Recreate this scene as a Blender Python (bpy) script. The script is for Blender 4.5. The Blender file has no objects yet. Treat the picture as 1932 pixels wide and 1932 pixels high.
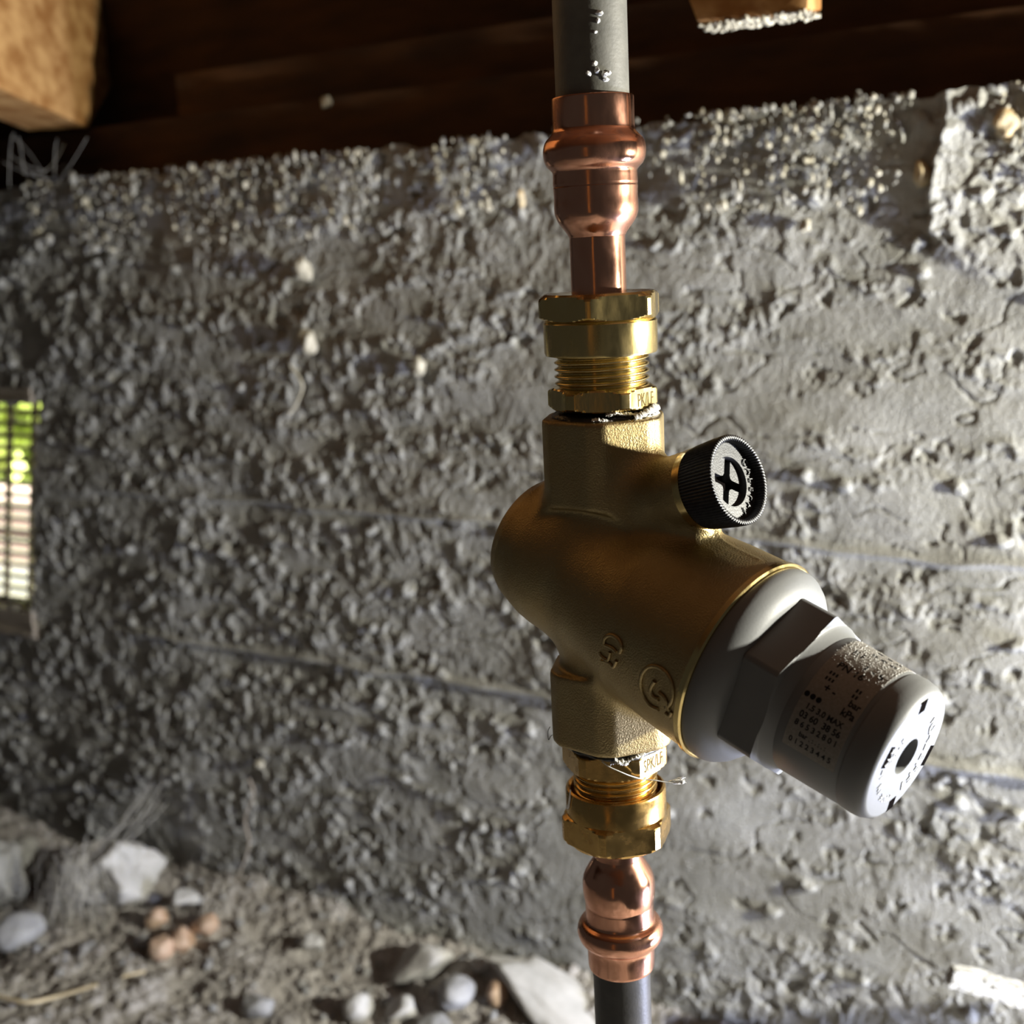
import bpy, math, random
import numpy as np
from mathutils import Matrix, Vector, noise

# ------------------------------------------------------------------ camera, world, lights, exposure
scn = bpy.context.scene
FPX, CPX = 2350.0, 966.0
PITCH, ROLL, DIST, OFFS = math.radians(12), math.radians(-2.84), 0.3365, 0.0774
FW = np.array([0, math.cos(PITCH), -math.sin(PITCH)])
UP0 = np.array([0, math.sin(PITCH), math.cos(PITCH)])
RX0 = np.array([1.0, 0, 0])
RX = math.cos(ROLL) * RX0 + math.sin(ROLL) * UP0
UP = -math.sin(ROLL) * RX0 + math.cos(ROLL) * UP0
CAM = np.array([-OFFS * DIST, -DIST, 0.0])          # the pipe is the vertical line x = y = 0

cd = bpy.data.cameras.new('camera')
co = bpy.data.objects.new('camera', cd)
scn.collection.objects.link(co)
cd.sensor_width = 36.0
cd.lens = FPX / 1932.0 * 36.0
cd.clip_start = 0.02
cd.clip_end = 60
cd.dof.use_dof = True
cd.dof.focus_distance = 0.332
cd.dof.aperture_fstop = cd.lens / 3.0               # a 3.0 mm wide pupil, as a phone has
m = Matrix(((RX[0], UP[0], -FW[0], CAM[0]), (RX[1], UP[1], -FW[1], CAM[1]), (RX[2], UP[2], -FW[2], CAM[2]), (0, 0, 0, 1)))
co.matrix_world = m
scn.camera = co

scn.view_settings.view_transform = 'Standard'
scn.view_settings.look = 'None'
scn.view_settings.gamma = 1
scn.view_settings.use_curve_mapping = False
scn.view_settings.exposure = 0.0

wd = bpy.data.worlds.new('world')
scn.world = wd
wd.use_nodes = True
bg = wd.node_tree.nodes['Background']
bg.inputs[0].default_value = (1.0, 0.97, 0.93, 1)
bg.inputs[1].default_value = 0.036

def light(name, kind, loc, energy, color, size=0.02, size_y=None, aim=None, shape='RECTANGLE'):
    ld = bpy.data.lights.new(name, kind)
    ld.energy = energy
    ld.color = color
    if kind == 'AREA':
        ld.shape = shape
        ld.size = size
        ld.size_y = size_y or size
    else:
        ld.shadow_soft_size = size
    o = bpy.data.objects.new(name, ld)
    o.location = loc
    if aim is not None:
        o.rotation_euler = (Vector(aim) - Vector(loc)).to_track_quat('-Z', 'Y').to_euler()
    scn.collection.objects.link(o)
    return o

light('work_lamp', 'POINT', (0.62, -0.075, -0.095), 54.0, (1.0, 0.965, 0.84), 0.013)
light('hatch_daylight', 'AREA', (0.62, 0.0, -0.46), 11.0, (0.66, 0.72, 1.0), 0.16, 0.16, aim=(0.0, 0.42, -0.36))
light('yard_daylight', 'AREA', (-0.45, 1.45, 0.45), 150.0, (1.0, 0.98, 0.94), 0.3, 0.3, aim=(-1.0, 1.95, -0.30))

# ------------------------------------------------------------------ helpers
def ray(x, y):
    return RX * (x - CPX) / FPX - UP * (y - CPX) / FPX + FW

def on_plane(x, y, p0, n):
    d = ray(x, y)
    s = ((np.array(p0) - CAM) @ n) / (d @ n)
    return CAM + s * d

def axis_h(y):
    """height on the pipe's axis that shows at photo row y, and its depth"""
    h = np.linspace(-.35, .25, 3001)
    P = np.stack([h * 0, h * 0, h], 1) - CAM
    z = P @ FW
    yy = CPX - FPX * (P @ UP) / z
    return float(np.interp(-y, -yy, h)), float(np.interp(-y, -yy, z))

def H(y):
    return axis_h(y)[0]

def R(px, y):
    return px * axis_h(y)[1] / FPX

def on_cyl(x, y, r):
    """point on a vertical cylinder of radius r round the pipe axis"""
    d = ray(x, y)
    a = d[0] ** 2 + d[1] ** 2
    b = 2 * (CAM[0] * d[0] + CAM[1] * d[1])
    c = CAM[0] ** 2 + CAM[1] ** 2 - r * r
    disc = b * b - 4 * a * c
    s = (-b - math.sqrt(max(disc, 0))) / (2 * a)
    return CAM + s * d

WA = math.radians(31)
WU = np.array([math.cos(WA), -math.sin(WA), 0.0])     # along the wall, to the right
WN = np.array([-math.sin(WA), -math.cos(WA), 0.0])    # out of the wall, to the camera's side
W0 = np.array([0, 0.46, 0.0])

def wall_uv(x, y):
    P = on_plane(x, y, W0, WN) - W0
    return P @ WU, P[2]

def wpt(u, v, out=0.0):
    return W0 + WU * u + WN * out + np.array([0, 0, v])

col = scn.collection

def link(name, me, mat=None, parent=None, smooth=None):
    o = bpy.data.objects.new(name, me)
    col.objects.link(o)
    if mat is not None and len(me.materials) == 0:
        me.materials.append(mat)
    if parent is not None:
        o.parent = parent
    if smooth is not None:
        me.polygons.foreach_set('use_smooth', [True] * len(me.polygons))
        me.set_sharp_from_angle(angle=math.radians(smooth))
    return o

def mesh(name, verts, faces):
    me = bpy.data.meshes.new(name)
    me.from_pydata([tuple(map(float, v)) for v in verts], [], faces)
    me.update()
    return me

def grid_mesh(name, P, keep=None):
    """P: (n, m, 3) array of points; fast quad grid"""
    n, mm = P.shape[:2]
    me = bpy.data.meshes.new(name)
    idx = np.arange(n * mm, dtype=np.int32).reshape(n, mm)
    q = np.stack([idx[:-1, :-1], idx[1:, :-1], idx[1:, 1:], idx[:-1, 1:]], -1)
    q = q[keep] if keep is not None else q.reshape(-1, 4)
    quad_mesh(me, P.reshape(-1, 3), q)
    return me

def quad_mesh(me, V, q):
    me.vertices.add(len(V))
    me.vertices.foreach_set('co', np.asarray(V, np.float32).ravel())
    me.loops.add(q.size)
    me.loops.foreach_set('vertex_index', q.astype(np.int32).ravel())
    me.polygons.add(len(q))
    me.polygons.foreach_set('loop_start', np.arange(len(q), dtype=np.int32) * 4)
    me.polygons.foreach_set('use_smooth', np.ones(len(q), bool))
    me.update(calc_edges=True)
    me.validate()

def tag(o, label=None, cat=None, group=None, kind=None):
    if label: o['label'] = label
    if cat: o['category'] = cat
    if group: o['group'] = group
    if kind: o['kind'] = kind
    return o

def empty(name, loc, label, cat, group=None):
    o = bpy.data.objects.new(name, None)
    o.empty_display_size = 0.01
    o.location = loc
    col.objects.link(o)
    tag(o, label, cat, group)
    return o

def adopt(parent, *kids):
    """parent objects built in world coordinates without moving them"""
    inv = Matrix.Translation(parent.location).inverted()
    for k in kids:
        k.parent = parent
        k.matrix_parent_inverse = inv

def frame(o, z, up=(0, 0, 1)):
    z = np.array(z, float); z /= np.linalg.norm(z)
    y = np.array(up, float) - z * (np.array(up) @ z); y /= np.linalg.norm(y)
    x = np.cross(y, z)
    return np.array(o, float), x, y, z

ZF = (np.zeros(3), np.array([1., 0, 0]), np.array([0., 1, 0]), np.array([0., 0, 1]))

def to_frame(fr, V):
    V = np.asarray(V, float)
    return fr[0] + V[:, :1] * fr[1] + V[:, 1:2] * fr[2] + V[:, 2:3] * fr[3]

def lathe(name, prof, mat, parent=None, fr=ZF, seg=96, sharp=28, rfun=None, cap0=True, cap1=True):
    """prof: list of (r, z) in metres; rfun(r, z, theta) may alter the radius"""
    th = np.arange(seg) * 2 * math.pi / seg
    V, F = [], []
    for (r, z) in prof:
        for t in th:
            rr = rfun(r, z, t) if rfun else r
            V.append((rr * math.cos(t), rr * math.sin(t), z))
    n = len(prof)
    for i in range(n - 1):
        for j in range(seg):
            a = i * seg + j; b = i * seg + (j + 1) % seg
            F.append((a, b, b + seg, a + seg))
    if cap0:
        V.append((0, 0, prof[0][1])); c = len(V) - 1
        F += [(c, (j + 1) % seg, j) for j in range(seg)]
    if cap1:
        V.append((0, 0, prof[-1][1])); c = len(V) - 1; o = (n - 1) * seg
        F += [(c, o + j, o + (j + 1) % seg) for j in range(seg)]
    me = mesh(name, to_frame(fr, V), F)
    # keep faces outward whichever way the profile runs
    if prof[-1][1] < prof[0][1]:
        me.flip_normals()
    return link(name, me, mat, parent, sharp)

def smooth_prof(pts, sub=6):
    """Catmull-Rom through (r, z) points"""
    P = [pts[0]] + list(pts) + [pts[-1]]
    out = []
    for i in range(1, len(P) - 2):
        p0, p1, p2, p3 = (np.array(P[i + k], float) for k in (-1, 0, 1, 2))
        for s in range(sub):
            t = s / sub
            out.append(tuple(0.5 * ((2 * p1) + (-p0 + p2) * t + (2 * p0 - 5 * p1 + 4 * p2 - p3) * t * t + (-p0 + 3 * p1 - 3 * p2 + p3) * t ** 3)))
    out.append(tuple(pts[-1]))
    return out

def hexnut(name, rc, z0, z1, phi, mat, parent=None, fr=ZF, trunc=0.955, ch0=0.0016, ch1=0.0016, bore=0.0, seg=360, hole1=None):
    """hexagonal prism: rc corner radius, phi azimuth of one vertex (from towards-camera, + to the right)"""
    ap = rc * math.cos(math.pi / 6)
    a0 = phi - math.pi / 2                          # azimuth 0 is the -y side
    rt = rc * trunc
    lo, hi = min(z0, z1), max(z0, z1)
    zs = sorted(set([lo, lo + ch0 * .25, lo + ch0 * .5, lo + ch0 * .75, lo + ch0, lo + ch0 * 1.5, (lo + hi) / 2, hi - ch1 * 1.5, hi - ch1, hi - ch1 * .75, hi - ch1 * .5, hi - ch1 * .25, hi]))
    def rf(r, z, t):
        k = ((t - a0) % (math.pi / 3)) - math.pi / 6
        h = ap / math.cos(k)
        lim = rt
        if z < lo + ch0 * 1.5 and ch0 > 0: lim = min(lim, ap * 0.985 + (z - lo) * 1.75)
        if z > hi - ch1 * 1.5 and ch1 > 0: lim = min(lim, ap * 0.985 + (hi - z) * 1.75)
        return min(h, lim)
    prof = [(rc, z) for z in zs]
    return lathe(name, prof, mat, parent, fr, seg=seg, sharp=14, rfun=rf)

def thread(name, r, z0, z1, pitch, mat, parent=None, depth=0.0007, seg=96):
    n = int(abs(z1 - z0) / pitch * 8)
    zs = np.linspace(z0, z1, n)
    def rf(rr, z, t):
        f = ((z - z0) / pitch - t / (2 * math.pi)) % 1.0
        tri = 1 - abs(f * 2 - 1)
        return rr - depth + depth * min(1, max(0, tri * 1.6 - .3))
    return lathe(name, [(r, z) for z in zs], mat, parent, ZF, seg=seg, sharp=60, rfun=rf)

def tube(name, pts, r, mat, parent=None, seg=8, closed=False):
    pts = [np.array(p, float) for p in pts]
    rs = r if isinstance(r, (list, tuple)) else [r] * len(pts)
    V, F = [], []
    n = len(pts)
    ref = np.array([0.31, 0.22, 0.92])
    for i in range(n):
        a = pts[(i - 1) % n] if (closed or i > 0) else pts[i]
        b = pts[(i + 1) % n] if (closed or i < n - 1) else pts[i]
        d = b - a; d /= np.linalg.norm(d) + 1e-12
        x = np.cross(d, ref); x /= np.linalg.norm(x) + 1e-12
        y = np.cross(d, x)
        for k in range(seg):
            t = 2 * math.pi * k / seg
            V.append(pts[i] + rs[i] * (math.cos(t) * x + math.sin(t) * y))
    for i in range(n if closed else n - 1):
        for k in range(seg):
            a = i * seg + k; b = i * seg + (k + 1) % seg
            c = ((i + 1) % n) * seg + (k + 1) % seg; e = ((i + 1) % n) * seg + k
            F.append((a, b, c, e))
    if not closed:
        F.append(tuple(range(seg - 1, -1, -1)))
        F.append(tuple((n - 1) * seg + k for k in range(seg)))
    return link(name, mesh(name, V, F), mat, parent, 50)

def box_mesh(name, o, x, y, z, sx, sy, sz, jitter=0, seed=0, div=1):
    """box from corner o along unit axes x, y, z"""
    rng = random.Random(seed)
    V, F = [], []
    o, x, y, z = (np.array(q, float) for q in (o, x, y, z))
    n = div
    def P(a, b, c): return o + x * sx * a + y * sy * b + z * sz * c
    ids = {}
    def vid(a, b, c):
        k = (round(a, 5), round(b, 5), round(c, 5))
        if k not in ids:
            ids[k] = len(V)
            V.append(P(a, b, c) + np.array([rng.uniform(-1, 1) for _ in range(3)]) * jitter)
        return ids[k]
    def side(f):
        for i in range(n):
            for j in range(n):
                q = [(i / n, j / n), ((i + 1) / n, j / n), ((i + 1) / n, (j + 1) / n), (i / n, (j + 1) / n)]
                F.append(tuple(vid(*f(*t)) for t in q))
    side(lambda a, b: (a, b, 1)); side(lambda a, b: (b, a, 0))
    side(lambda a, b: (a, 0, b)); side(lambda a, b: (b, 1, a))
    side(lambda a, b: (1, a, b)); side(lambda a, b: (0, b, a))
    return mesh(name, V, F)

_tcache = {}
def text_mesh(s, size, extrude, bold=0.0):
    k = (s, size, extrude, bold)
    if k not in _tcache:
        cu = bpy.data.curves.new('lettering', 'FONT')
        cu.body = s; cu.size = size; cu.extrude = extrude; cu.offset = bold
        cu.align_x = 'CENTER'; cu.align_y = 'CENTER'
        cu.resolution_u = 3
        ob = bpy.data.objects.new('lettering', cu)
        col.objects.link(ob)
        bpy.context.view_layer.update()
        me = bpy.data.meshes.new_from_object(ob.evaluated_get(bpy.context.evaluated_depsgraph_get()))
        V = np.array([v.co[:] for v in me.vertices]); F = [tuple(p.vertices) for p in me.polygons]
        bpy.data.objects.remove(ob); bpy.data.meshes.remove(me)
        _tcache[k] = (V, F)
    return _tcache[k]

# ------------------------------------------------------------------ materials
def mat(name, base, rough=0.5, metal=0.0, bump=0.0, bscale=200.0, c2=None, cscale=60.0, cw=0.5, r2=None, spec=0.5, detail=6.0, stretch=(1, 1, 1), bdist=0.0006, extra=None):
    m = bpy.data.materials.new(name)
    m.use_nodes = True
    nt = m.node_tree
    b = nt.nodes['Principled BSDF']
    b.inputs['Base Color'].default_value = (*base, 1)
    b.inputs['Roughness'].default_value = rough
    b.inputs['Metallic'].default_value = metal
    b.inputs['Specular IOR Level'].default_value = spec
    tc = nt.nodes.new('ShaderNodeTexCoord')
    mp = nt.nodes.new('ShaderNodeMapping')
    mp.inputs['Scale'].default_value = stretch
    nt.links.new(tc.outputs['Object'], mp.inputs['Vector'])
    if c2 is not None:
        n = nt.nodes.new('ShaderNodeTexNoise')
        n.inputs['Scale'].default_value = cscale; n.inputs['Detail'].default_value = detail
        nt.links.new(mp.outputs[0], n.inputs['Vector'])
        cr = nt.nodes.new('ShaderNodeValToRGB')
        cr.color_ramp.elements[0].position = 0.5 - cw / 2; cr.color_ramp.elements[0].color = (*base, 1)
        cr.color_ramp.elements[1].position = 0.5 + cw / 2; cr.color_ramp.elements[1].color = (*c2, 1)
        nt.links.new(n.outputs['Fac'], cr.inputs[0])
        nt.links.new(cr.outputs[0], b.inputs['Base Color'])
        if r2 is not None:
            mr = nt.nodes.new('ShaderNodeMapRange')
            mr.inputs['From Min'].default_value = 0.35; mr.inputs['From Max'].default_value = 0.65
            mr.inputs['To Min'].default_value = rough; mr.inputs['To Max'].default_value = r2
            nt.links.new(n.outputs['Fac'], mr.inputs['Value'])
            nt.links.new(mr.outputs[0], b.inputs['Roughness'])
    if bump > 0:
        n2 = nt.nodes.new('ShaderNodeTexNoise')
        n2.inputs['Scale'].default_value = bscale; n2.inputs['Detail'].default_value = 5
        nt.links.new(mp.outputs[0], n2.inputs['Vector'])
        bp = nt.nodes.new('ShaderNodeBump')
        bp.inputs['Strength'].default_value = bump
        bp.inputs['Distance'].default_value = bdist
        nt.links.new(n2.outputs['Fac'], bp.inputs['Height'])
        nt.links.new(bp.outputs[0], b.inputs['Normal'])
    return m

M = {}
M['brass'] = mat('machined_brass', (0.74, 0.59, 0.27), 0.13, 1.0, 0.10, 900, (0.60, 0.44, 0.17), 180, 0.5, 0.30, stretch=(1, 1, .35), bdist=.0002)
M['goldbrass'] = mat('tarnished_brass', (0.80, 0.53, 0.19), 0.15, 1.0, 0.12, 700, (0.58, 0.36, 0.12), 200, 0.5, 0.30, bdist=.0002)
M['cast'] = mat('cast_brass', (0.44, 0.35, 0.18), 0.38, 1.0, 0.6, 2000, (0.36, 0.27, 0.13), 90, 0.5, 0.52, bdist=.00035)
M['copper'] = mat('copper', (0.86, 0.46, 0.31), 0.11, 1.0, 0.10, 500, (0.66, 0.32, 0.21), 150, 0.5, 0.28, stretch=(1, 1, .5), bdist=.0002)
M['pipe'] = mat('dusty_grey_pipe', (0.10, 0.098, 0.084), 0.5, 0, 0.25, 900, (0.16, 0.155, 0.13), 160, 0.5, bdist=.0003)
M['black'] = mat('black_plastic', (0.014, 0.014, 0.014), 0.42, 0, 0.5, 2200, (0.05, 0.052, 0.055), 900, 0.4, bdist=.0001, spec=.7)
M['blackpipe'] = mat('black_pipe', (0.028, 0.027, 0.026), 0.45, 0, 0.2, 900, (0.055, 0.053, 0.05), 160, .5, bdist=.0003)
M['recess_shade'] = mat('painted_recess_shade', (0.006, 0.005, 0.005), 0.9, spec=0.0)  # near-black colour paints the shade inside recesses
M['grey'] = mat('grey_plastic', (0.150, 0.155, 0.155), 0.50, 0, 0.10, 1500, (0.18, 0.184, 0.182), 70, 0.6, bdist=.0002)
M['label'] = mat('grey_sticker', (0.22, 0.205, 0.175), 0.35, 0, 0.06, 1500, (0.27, 0.25, 0.22), 1500, 0.25, bdist=.0001)
M['ink'] = mat('label_ink', (0.008, 0.009, 0.012), 0.6, spec=.2)
M['letter_shade'] = mat('painted_letter_shade', (0.13, 0.09, 0.03), 0.7, 0.0, spec=.1)  # dark colour paints the shade of stamped letters that lie flat
M['ptfe'] = mat('white_thread_tape', (0.80, 0.80, 0.77), 0.45, 0, 0.2, 900)
M['tape'] = mat('black_sealant', (0.025, 0.024, 0.022), 0.3, 0, 0.6, 500, bdist=.0008)
M['concrete'] = mat('concrete', (0.275, 0.274, 0.250), 0.92, 0, 1.0, 620, (0.385, 0.382, 0.36), 38, 0.45, spec=.15, bdist=.0016)
M['crumb'] = mat('mortar_crumb', (0.30, 0.275, 0.20), 0.6, 0, 0.5, 700, (0.48, 0.45, 0.36), 120, .4, spec=.6)
M['greycrumb'] = mat('grey_crumb', (0.22, 0.215, 0.19), 0.8, 0, .5, 700, (0.34, 0.33, 0.29), 120, .4)
M['rust'] = mat('ochre_mortar', (0.55, 0.38, 0.17), 0.8, 0, 0.5, 700, (0.42, 0.38, 0.28), 90, .4)
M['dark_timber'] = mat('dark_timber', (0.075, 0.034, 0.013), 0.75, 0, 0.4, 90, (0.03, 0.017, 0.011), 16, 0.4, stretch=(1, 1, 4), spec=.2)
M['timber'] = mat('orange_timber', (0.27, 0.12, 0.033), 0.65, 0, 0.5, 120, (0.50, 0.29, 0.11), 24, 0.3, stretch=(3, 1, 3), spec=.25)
M['underside'] = mat('dusty_underside', (0.30, 0.26, 0.21), 0.8, 0, 0.7, 160, (0.22, 0.19, 0.15), 60, .4)
M['soil'] = mat('dry_soil', (0.29, 0.268, 0.24), 0.95, 0, 1.0, 420, (0.48, 0.46, 0.435), 70, 0.4, spec=.15, bdist=.002)
M['stone'] = mat('grey_stone', (0.24, 0.245, 0.26), 0.7, 0, 0.5, 300, (0.38, 0.38, 0.38), 60, .5, spec=.3)
M['pale'] = mat('pale_stone', (0.38, 0.378, 0.36), 0.8, 0, 0.9, 260, (0.54, 0.53, 0.51), 70, .5, spec=.3)
M['tan'] = mat('tan_pebble', (0.48, 0.31, 0.21), 0.55, 0, 0.2, 200, (0.50, 0.38, 0.28), 60, .5)
M['web'] = mat('cobweb', (0.55, 0.53, 0.47), 0.8, 0, 0.0)
M['vent'] = mat('vent_plastic', (0.42, 0.38, 0.30), 0.6, 0, 0.3, 300)
M['leaf'] = mat('yard_leaf', (0.42, 0.55, 0.08), 0.6, 0, 0.0, 10, (0.62, 0.72, 0.22), 30, .4)
M['yardbrick'] = mat('yard_brick', (0.42, 0.30, 0.25), 0.8, 0, 0.3, 100, (0.40, 0.33, 0.30), 20, .4)
M['paving'] = mat('yard_ground', (0.25, 0.22, 0.19), 0.9, 0, 0.3, 60)
M['lath'] = mat('weathered_lath', (0.40, 0.39, 0.35), 0.85, 0, 0.9, 500, (0.36, 0.35, 0.31), 160, .4, bdist=.0015)
M['straw'] = mat('dry_straw', (0.62, 0.52, 0.34), 0.7)

# ------------------------------------------------------------------ noise on arrays
RNG = np.random.default_rng(7)
TAB = RNG.random((256, 256)).astype(np.float32)
TABX = RNG.random((256, 256)).astype(np.float32)
TABY = RNG.random((256, 256)).astype(np.float32)

def vnoise(x, y, off=0):
    xi = np.floor(x).astype(np.int32); yi = np.floor(y).astype(np.int32)
    fx = x - xi; fy = y - yi
    fx = fx * fx * (3 - 2 * fx); fy = fy * fy * (3 - 2 * fy)
    def g(a, b): return TAB[(xi + a + off * 37) & 255, (yi + b + off * 91) & 255]
    return (g(0, 0) * (1 - fx) + g(1, 0) * fx) * (1 - fy) + (g(0, 1) * (1 - fx) + g(1, 1) * fx) * fy

def fbm(x, y, o=4, off=0):
    s = 0; a = .5; t = 0
    for k in range(o):
        s = s + a * vnoise(x * 2 ** k, y * 2 ** k, off + k * 3); t += a; a *= .5
    return s / t

def worley(x, y, off=0):
    """distance to the nearest jittered point and that point's random value"""
    xi = np.floor(x).astype(np.int32); yi = np.floor(y).astype(np.int32)
    best = np.full(x.shape, 9., np.float32); val = np.zeros(x.shape, np.float32)
    for a in (-1, 0, 1):
        for b in (-1, 0, 1):
            cx = xi + a; cy = yi + b
            i = (cx + off * 53) & 255; j = (cy + off * 17) & 255
            d = np.hypot(cx + TABX[i, j] - x, cy + TABY[i, j] - y)
            m_ = d < best
            best = np.where(m_, d, best); val = np.where(m_, TAB[i, j], val)
    return best, val

def sstep(a, b, x):
    t = np.clip((x - a) / (b - a), 0, 1)
    return t * t * (3 - 2 * t)

# ------------------------------------------------------------------ the concrete wall (real relief)
VTOP = 0.066
FOOT = -0.522
def axis_steps(segs):
    out = [segs[0][0]]
    for a, b, s in segs:
        n = max(1, int(round((b - a) / s)))
        out += list(a + (b - a) * (np.arange(n) + 1) / n)
    return np.array(out)
us = axis_steps([(-1.70, -0.66, .008), (-0.66, -0.30, .00130), (-0.30, 0.36, .00098), (0.36, 0.60, .005)])
vs = axis_steps([(-0.60, -0.535, .005), (-0.535, VTOP, .00105)])
Ug, Vg = np.meshgrid(us, vs, indexing='ij')
um, vm = Ug * 1000, Vg * 1000
low = (fbm(um / 90, vm / 60, 3, 1) - .5) * 9
mask = sstep(.36, .56, fbm(um / 70 + 3, vm / 26, 4, 5))
mask = np.maximum(mask, sstep(-60, 0, vm - fbm(um / 40, um * 0, 3, 8) * 40) * .9)
mask = np.maximum(mask, sstep(0, -250, um))
calm = sstep(.5, .66, fbm(um / 110 + 9, vm / 32 + 4, 3, 11)) * sstep(-150, 60, um)
mask = mask * (1 - .85 * calm)
calm2 = sstep(.50, .60, fbm(um / 55 + 9, vm / 17 + 4, 4, 51))
mask = np.clip(mask * (1 - .85 * calm2) * .95 + .10, 0, 1)
wx = um + (fbm(um / 7, vm / 10, 3, 20) - .5) * 11; wy = vm + (fbm(um / 7 + 7, vm / 10, 3, 21) - .5) * 11
d1, v1 = worley(wx / 8.0, wy / 10.5, 1)
d2, v2 = worley(wx / 3.8, wy / 5.2, 2)
d3, v3 = worley(um / 46, vm / 34, 3)
d4, v4 = worley(wx / 19, wy / 15, 4)
blob1 = np.sqrt(np.clip(1 - (d1 / .62) ** 2, 0, 1)) * (v1 > .35) * (.4 + v1)
blob2 = np.sqrt(np.clip(1 - (d2 / .66) ** 2, 0, 1)) * (.3 + .7 * v2)
blob3 = np.sqrt(np.clip(1 - (d3 / (.05 + .06 * v3) / (.6 + vnoise(um / 3, vm / 3, 8))) ** 2, 0, 1)) * (v3 > .70)
pit = sstep(.34, .10, d4 + (vnoise(um / 3.5, vm / 3.5, 31) - .5) * .35) * (v4 < .22)
fine = (fbm(um / 2.4, vm / 3.0, 3, 40) - .5)
crag = sstep(.44, .62, fbm(wx / 7.5, wy / 9.5, 4, 44))
mask = mask * (1 - .40 * sstep(0, 220, um))
disp = low + mask * (1.35 * crag + 1.1 * blob1 * (.3 + crag) + .9 * blob2) + (0.30 + mask) * 1.25 * fine + 4.5 * blob3 - 3.8 * pit * (.3 + mask)
# thin scars and scratches in the smoother cement skin
ln = np.abs(fbm(um / 60 + 2, vm / 24 + 5, 3, 60) - .5)
disp -= 1.6 * sstep(.012, .0, ln) * (1 - .5 * mask)
# two formwork seams (level lips of cement), the board below each set back a little
def seam(v0, width, lip, back, wob, u_on):
    global disp
    c = v0 * 1000 + (fbm(um / 50, um * 0 + wob, 3, int(wob)) - .5) * 7
    on = sstep(u_on * 1000 - 60, u_on * 1000 + 60, um)
    calm_ = on * np.exp(-((vm - c) / (width * 1.25)) ** 4)
    disp = disp * (1 - .8 * calm_) + low * .8 * calm_
    disp = disp + on * lip * np.exp(-((vm - c) / width) ** 2) * (.55 + .9 * vnoise(um / 22, um * 0 + wob, 3))
    disp = disp - on * back * sstep(c + 1, c - 3, vm) * sstep(c - 60, c - 5, vm)
seam(-.181, 1.9, 2.6, 1.3, 71, -.42)
seam(-.301, 2.1, 4.6, 1.7, 75, -.40)
# heap of mortar squeezed out at the top right, with a steep left edge
ue, _ = wall_uv(1745, 300)
_, vlow = wall_uv(1760, 470)
ue *= 1000; vlow *= 1000
edge = um - ue - (fbm(vm / 14, um * 0 + 3, 3, 9) - .5) * 9 - (vm + 20) * .12
heap = sstep(-1.5, 3, edge) * sstep(vlow - 5 - edge * .5, vlow + 12 - edge * .5 + 10 * fine, vm)
disp += heap * (7.5 * np.exp(-np.clip(edge, 0, None) / 16) + 2.5 + .8 * blob1 + .6 * blob2)
# the ragged top lip
lip = sstep(40, 62, vm + (fbm(um / 12, um * 0 + 7, 4, 14) - .5) * 26)
disp += lip * (2.5 * blob1 + 3.5 * (fbm(um / 15, vm / 15, 3, 15) - .3))
# left end falls back towards the air vent
disp /= 1000.0
Pw = W0 + Ug[..., None] * WU + Vg[..., None] * np.array([0, 0, 1.]) + disp[..., None] * WN
Pw[:, -1, 2] += (fbm(us * 60, us * 0, 4, 18) - .5) * .010
# hole for the air vent
vu1, vv1 = wall_uv(72, 762)
vu2, vv0 = wall_uv(62, 1150)
def vent_edge(v): return vu2 + (vu1 - vu2) * (v - vv0) / (vv1 - vv0)
VENT = (vu2 - .245, max(vu1, vu2), vv0, vv1)
uc = (Ug[:-1, :-1] + Ug[1:, 1:]) / 2; vc = (Vg[:-1, :-1] + Vg[1:, 1:]) / 2
jag = (vnoise(uc * 160, vc * 160, 5) - .5) * .006
keep = ~((uc > VENT[0]) & (uc < vent_edge(vc) + jag) & (vc > VENT[2] + jag) & (vc < VENT[3] + jag))
wall = link('wall_back', grid_mesh('wall_back', Pw, keep), M['concrete'])
tag(wall, 'rough grey cast concrete foundation wall with lumpy surface and level formwork seams', kind='structure')

def wbox(name, u0, u1, o0, o1, v0, v1, mt, parent=None, jitter=0, div=1, sharp=30):
    me = box_mesh(name, wpt(u0, v0, o0), WU, -WN, (0, 0, 1), u1 - u0, o0 - o1, v1 - v0, jitter, hash(name) % 99 if False else 5, div)
    return link(name, me, mt, parent, sharp)

# body of the wall behind its face (so it has its real thickness), split round the vent
TH = -0.10
core = []
ins = -0.014
for (a, b, c, d) in ((-1.70, VENT[0], -.6, VTOP - .006), (VENT[1], .60, -.6, VTOP - .006), (VENT[0], VENT[1], -.6, VENT[2]), (VENT[0], VENT[1], VENT[3], VTOP - .006)):
    o = wbox('concrete_core', a, b, ins, TH, c, d, M['concrete'])
    o.parent = wall

# ------------------------------------------------------------------ air vent and the yard behind it
ve = empty('air_vent', wpt(VENT[1] - .12, VENT[2], -.03), 'cream slotted air vent in the wall at the left edge, bright yard behind', 'air vent')
kids = []
nsl = 17
for i in range(nsl + 1):
    v = VENT[2] + (VENT[3] - VENT[2]) * i / nsl
    kids.append(wbox('slat', VENT[0], vent_edge(v) + .004, -.020, -.026, v - .0016, v + .0016, M['vent']))
for k in range(8):
    lo_ = vu2 + .001 - k * .033; hi_ = vu1 + .001 - k * .033
    V = [wpt(uu, vv, oo) for vv, ub in ((VENT[2], lo_), (VENT[3], hi_)) for uu in (ub - .0009, ub + .0009) for oo in (-.0202, -.0262)]
    kids.append(link('upright', mesh('upright', V, [(0, 1, 3, 2), (4, 6, 7, 5), (0, 2, 6, 4), (1, 5, 7, 3), (0, 4, 5, 1), (2, 3, 7, 6)]), M['vent']))
adopt(ve, *kids)
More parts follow.
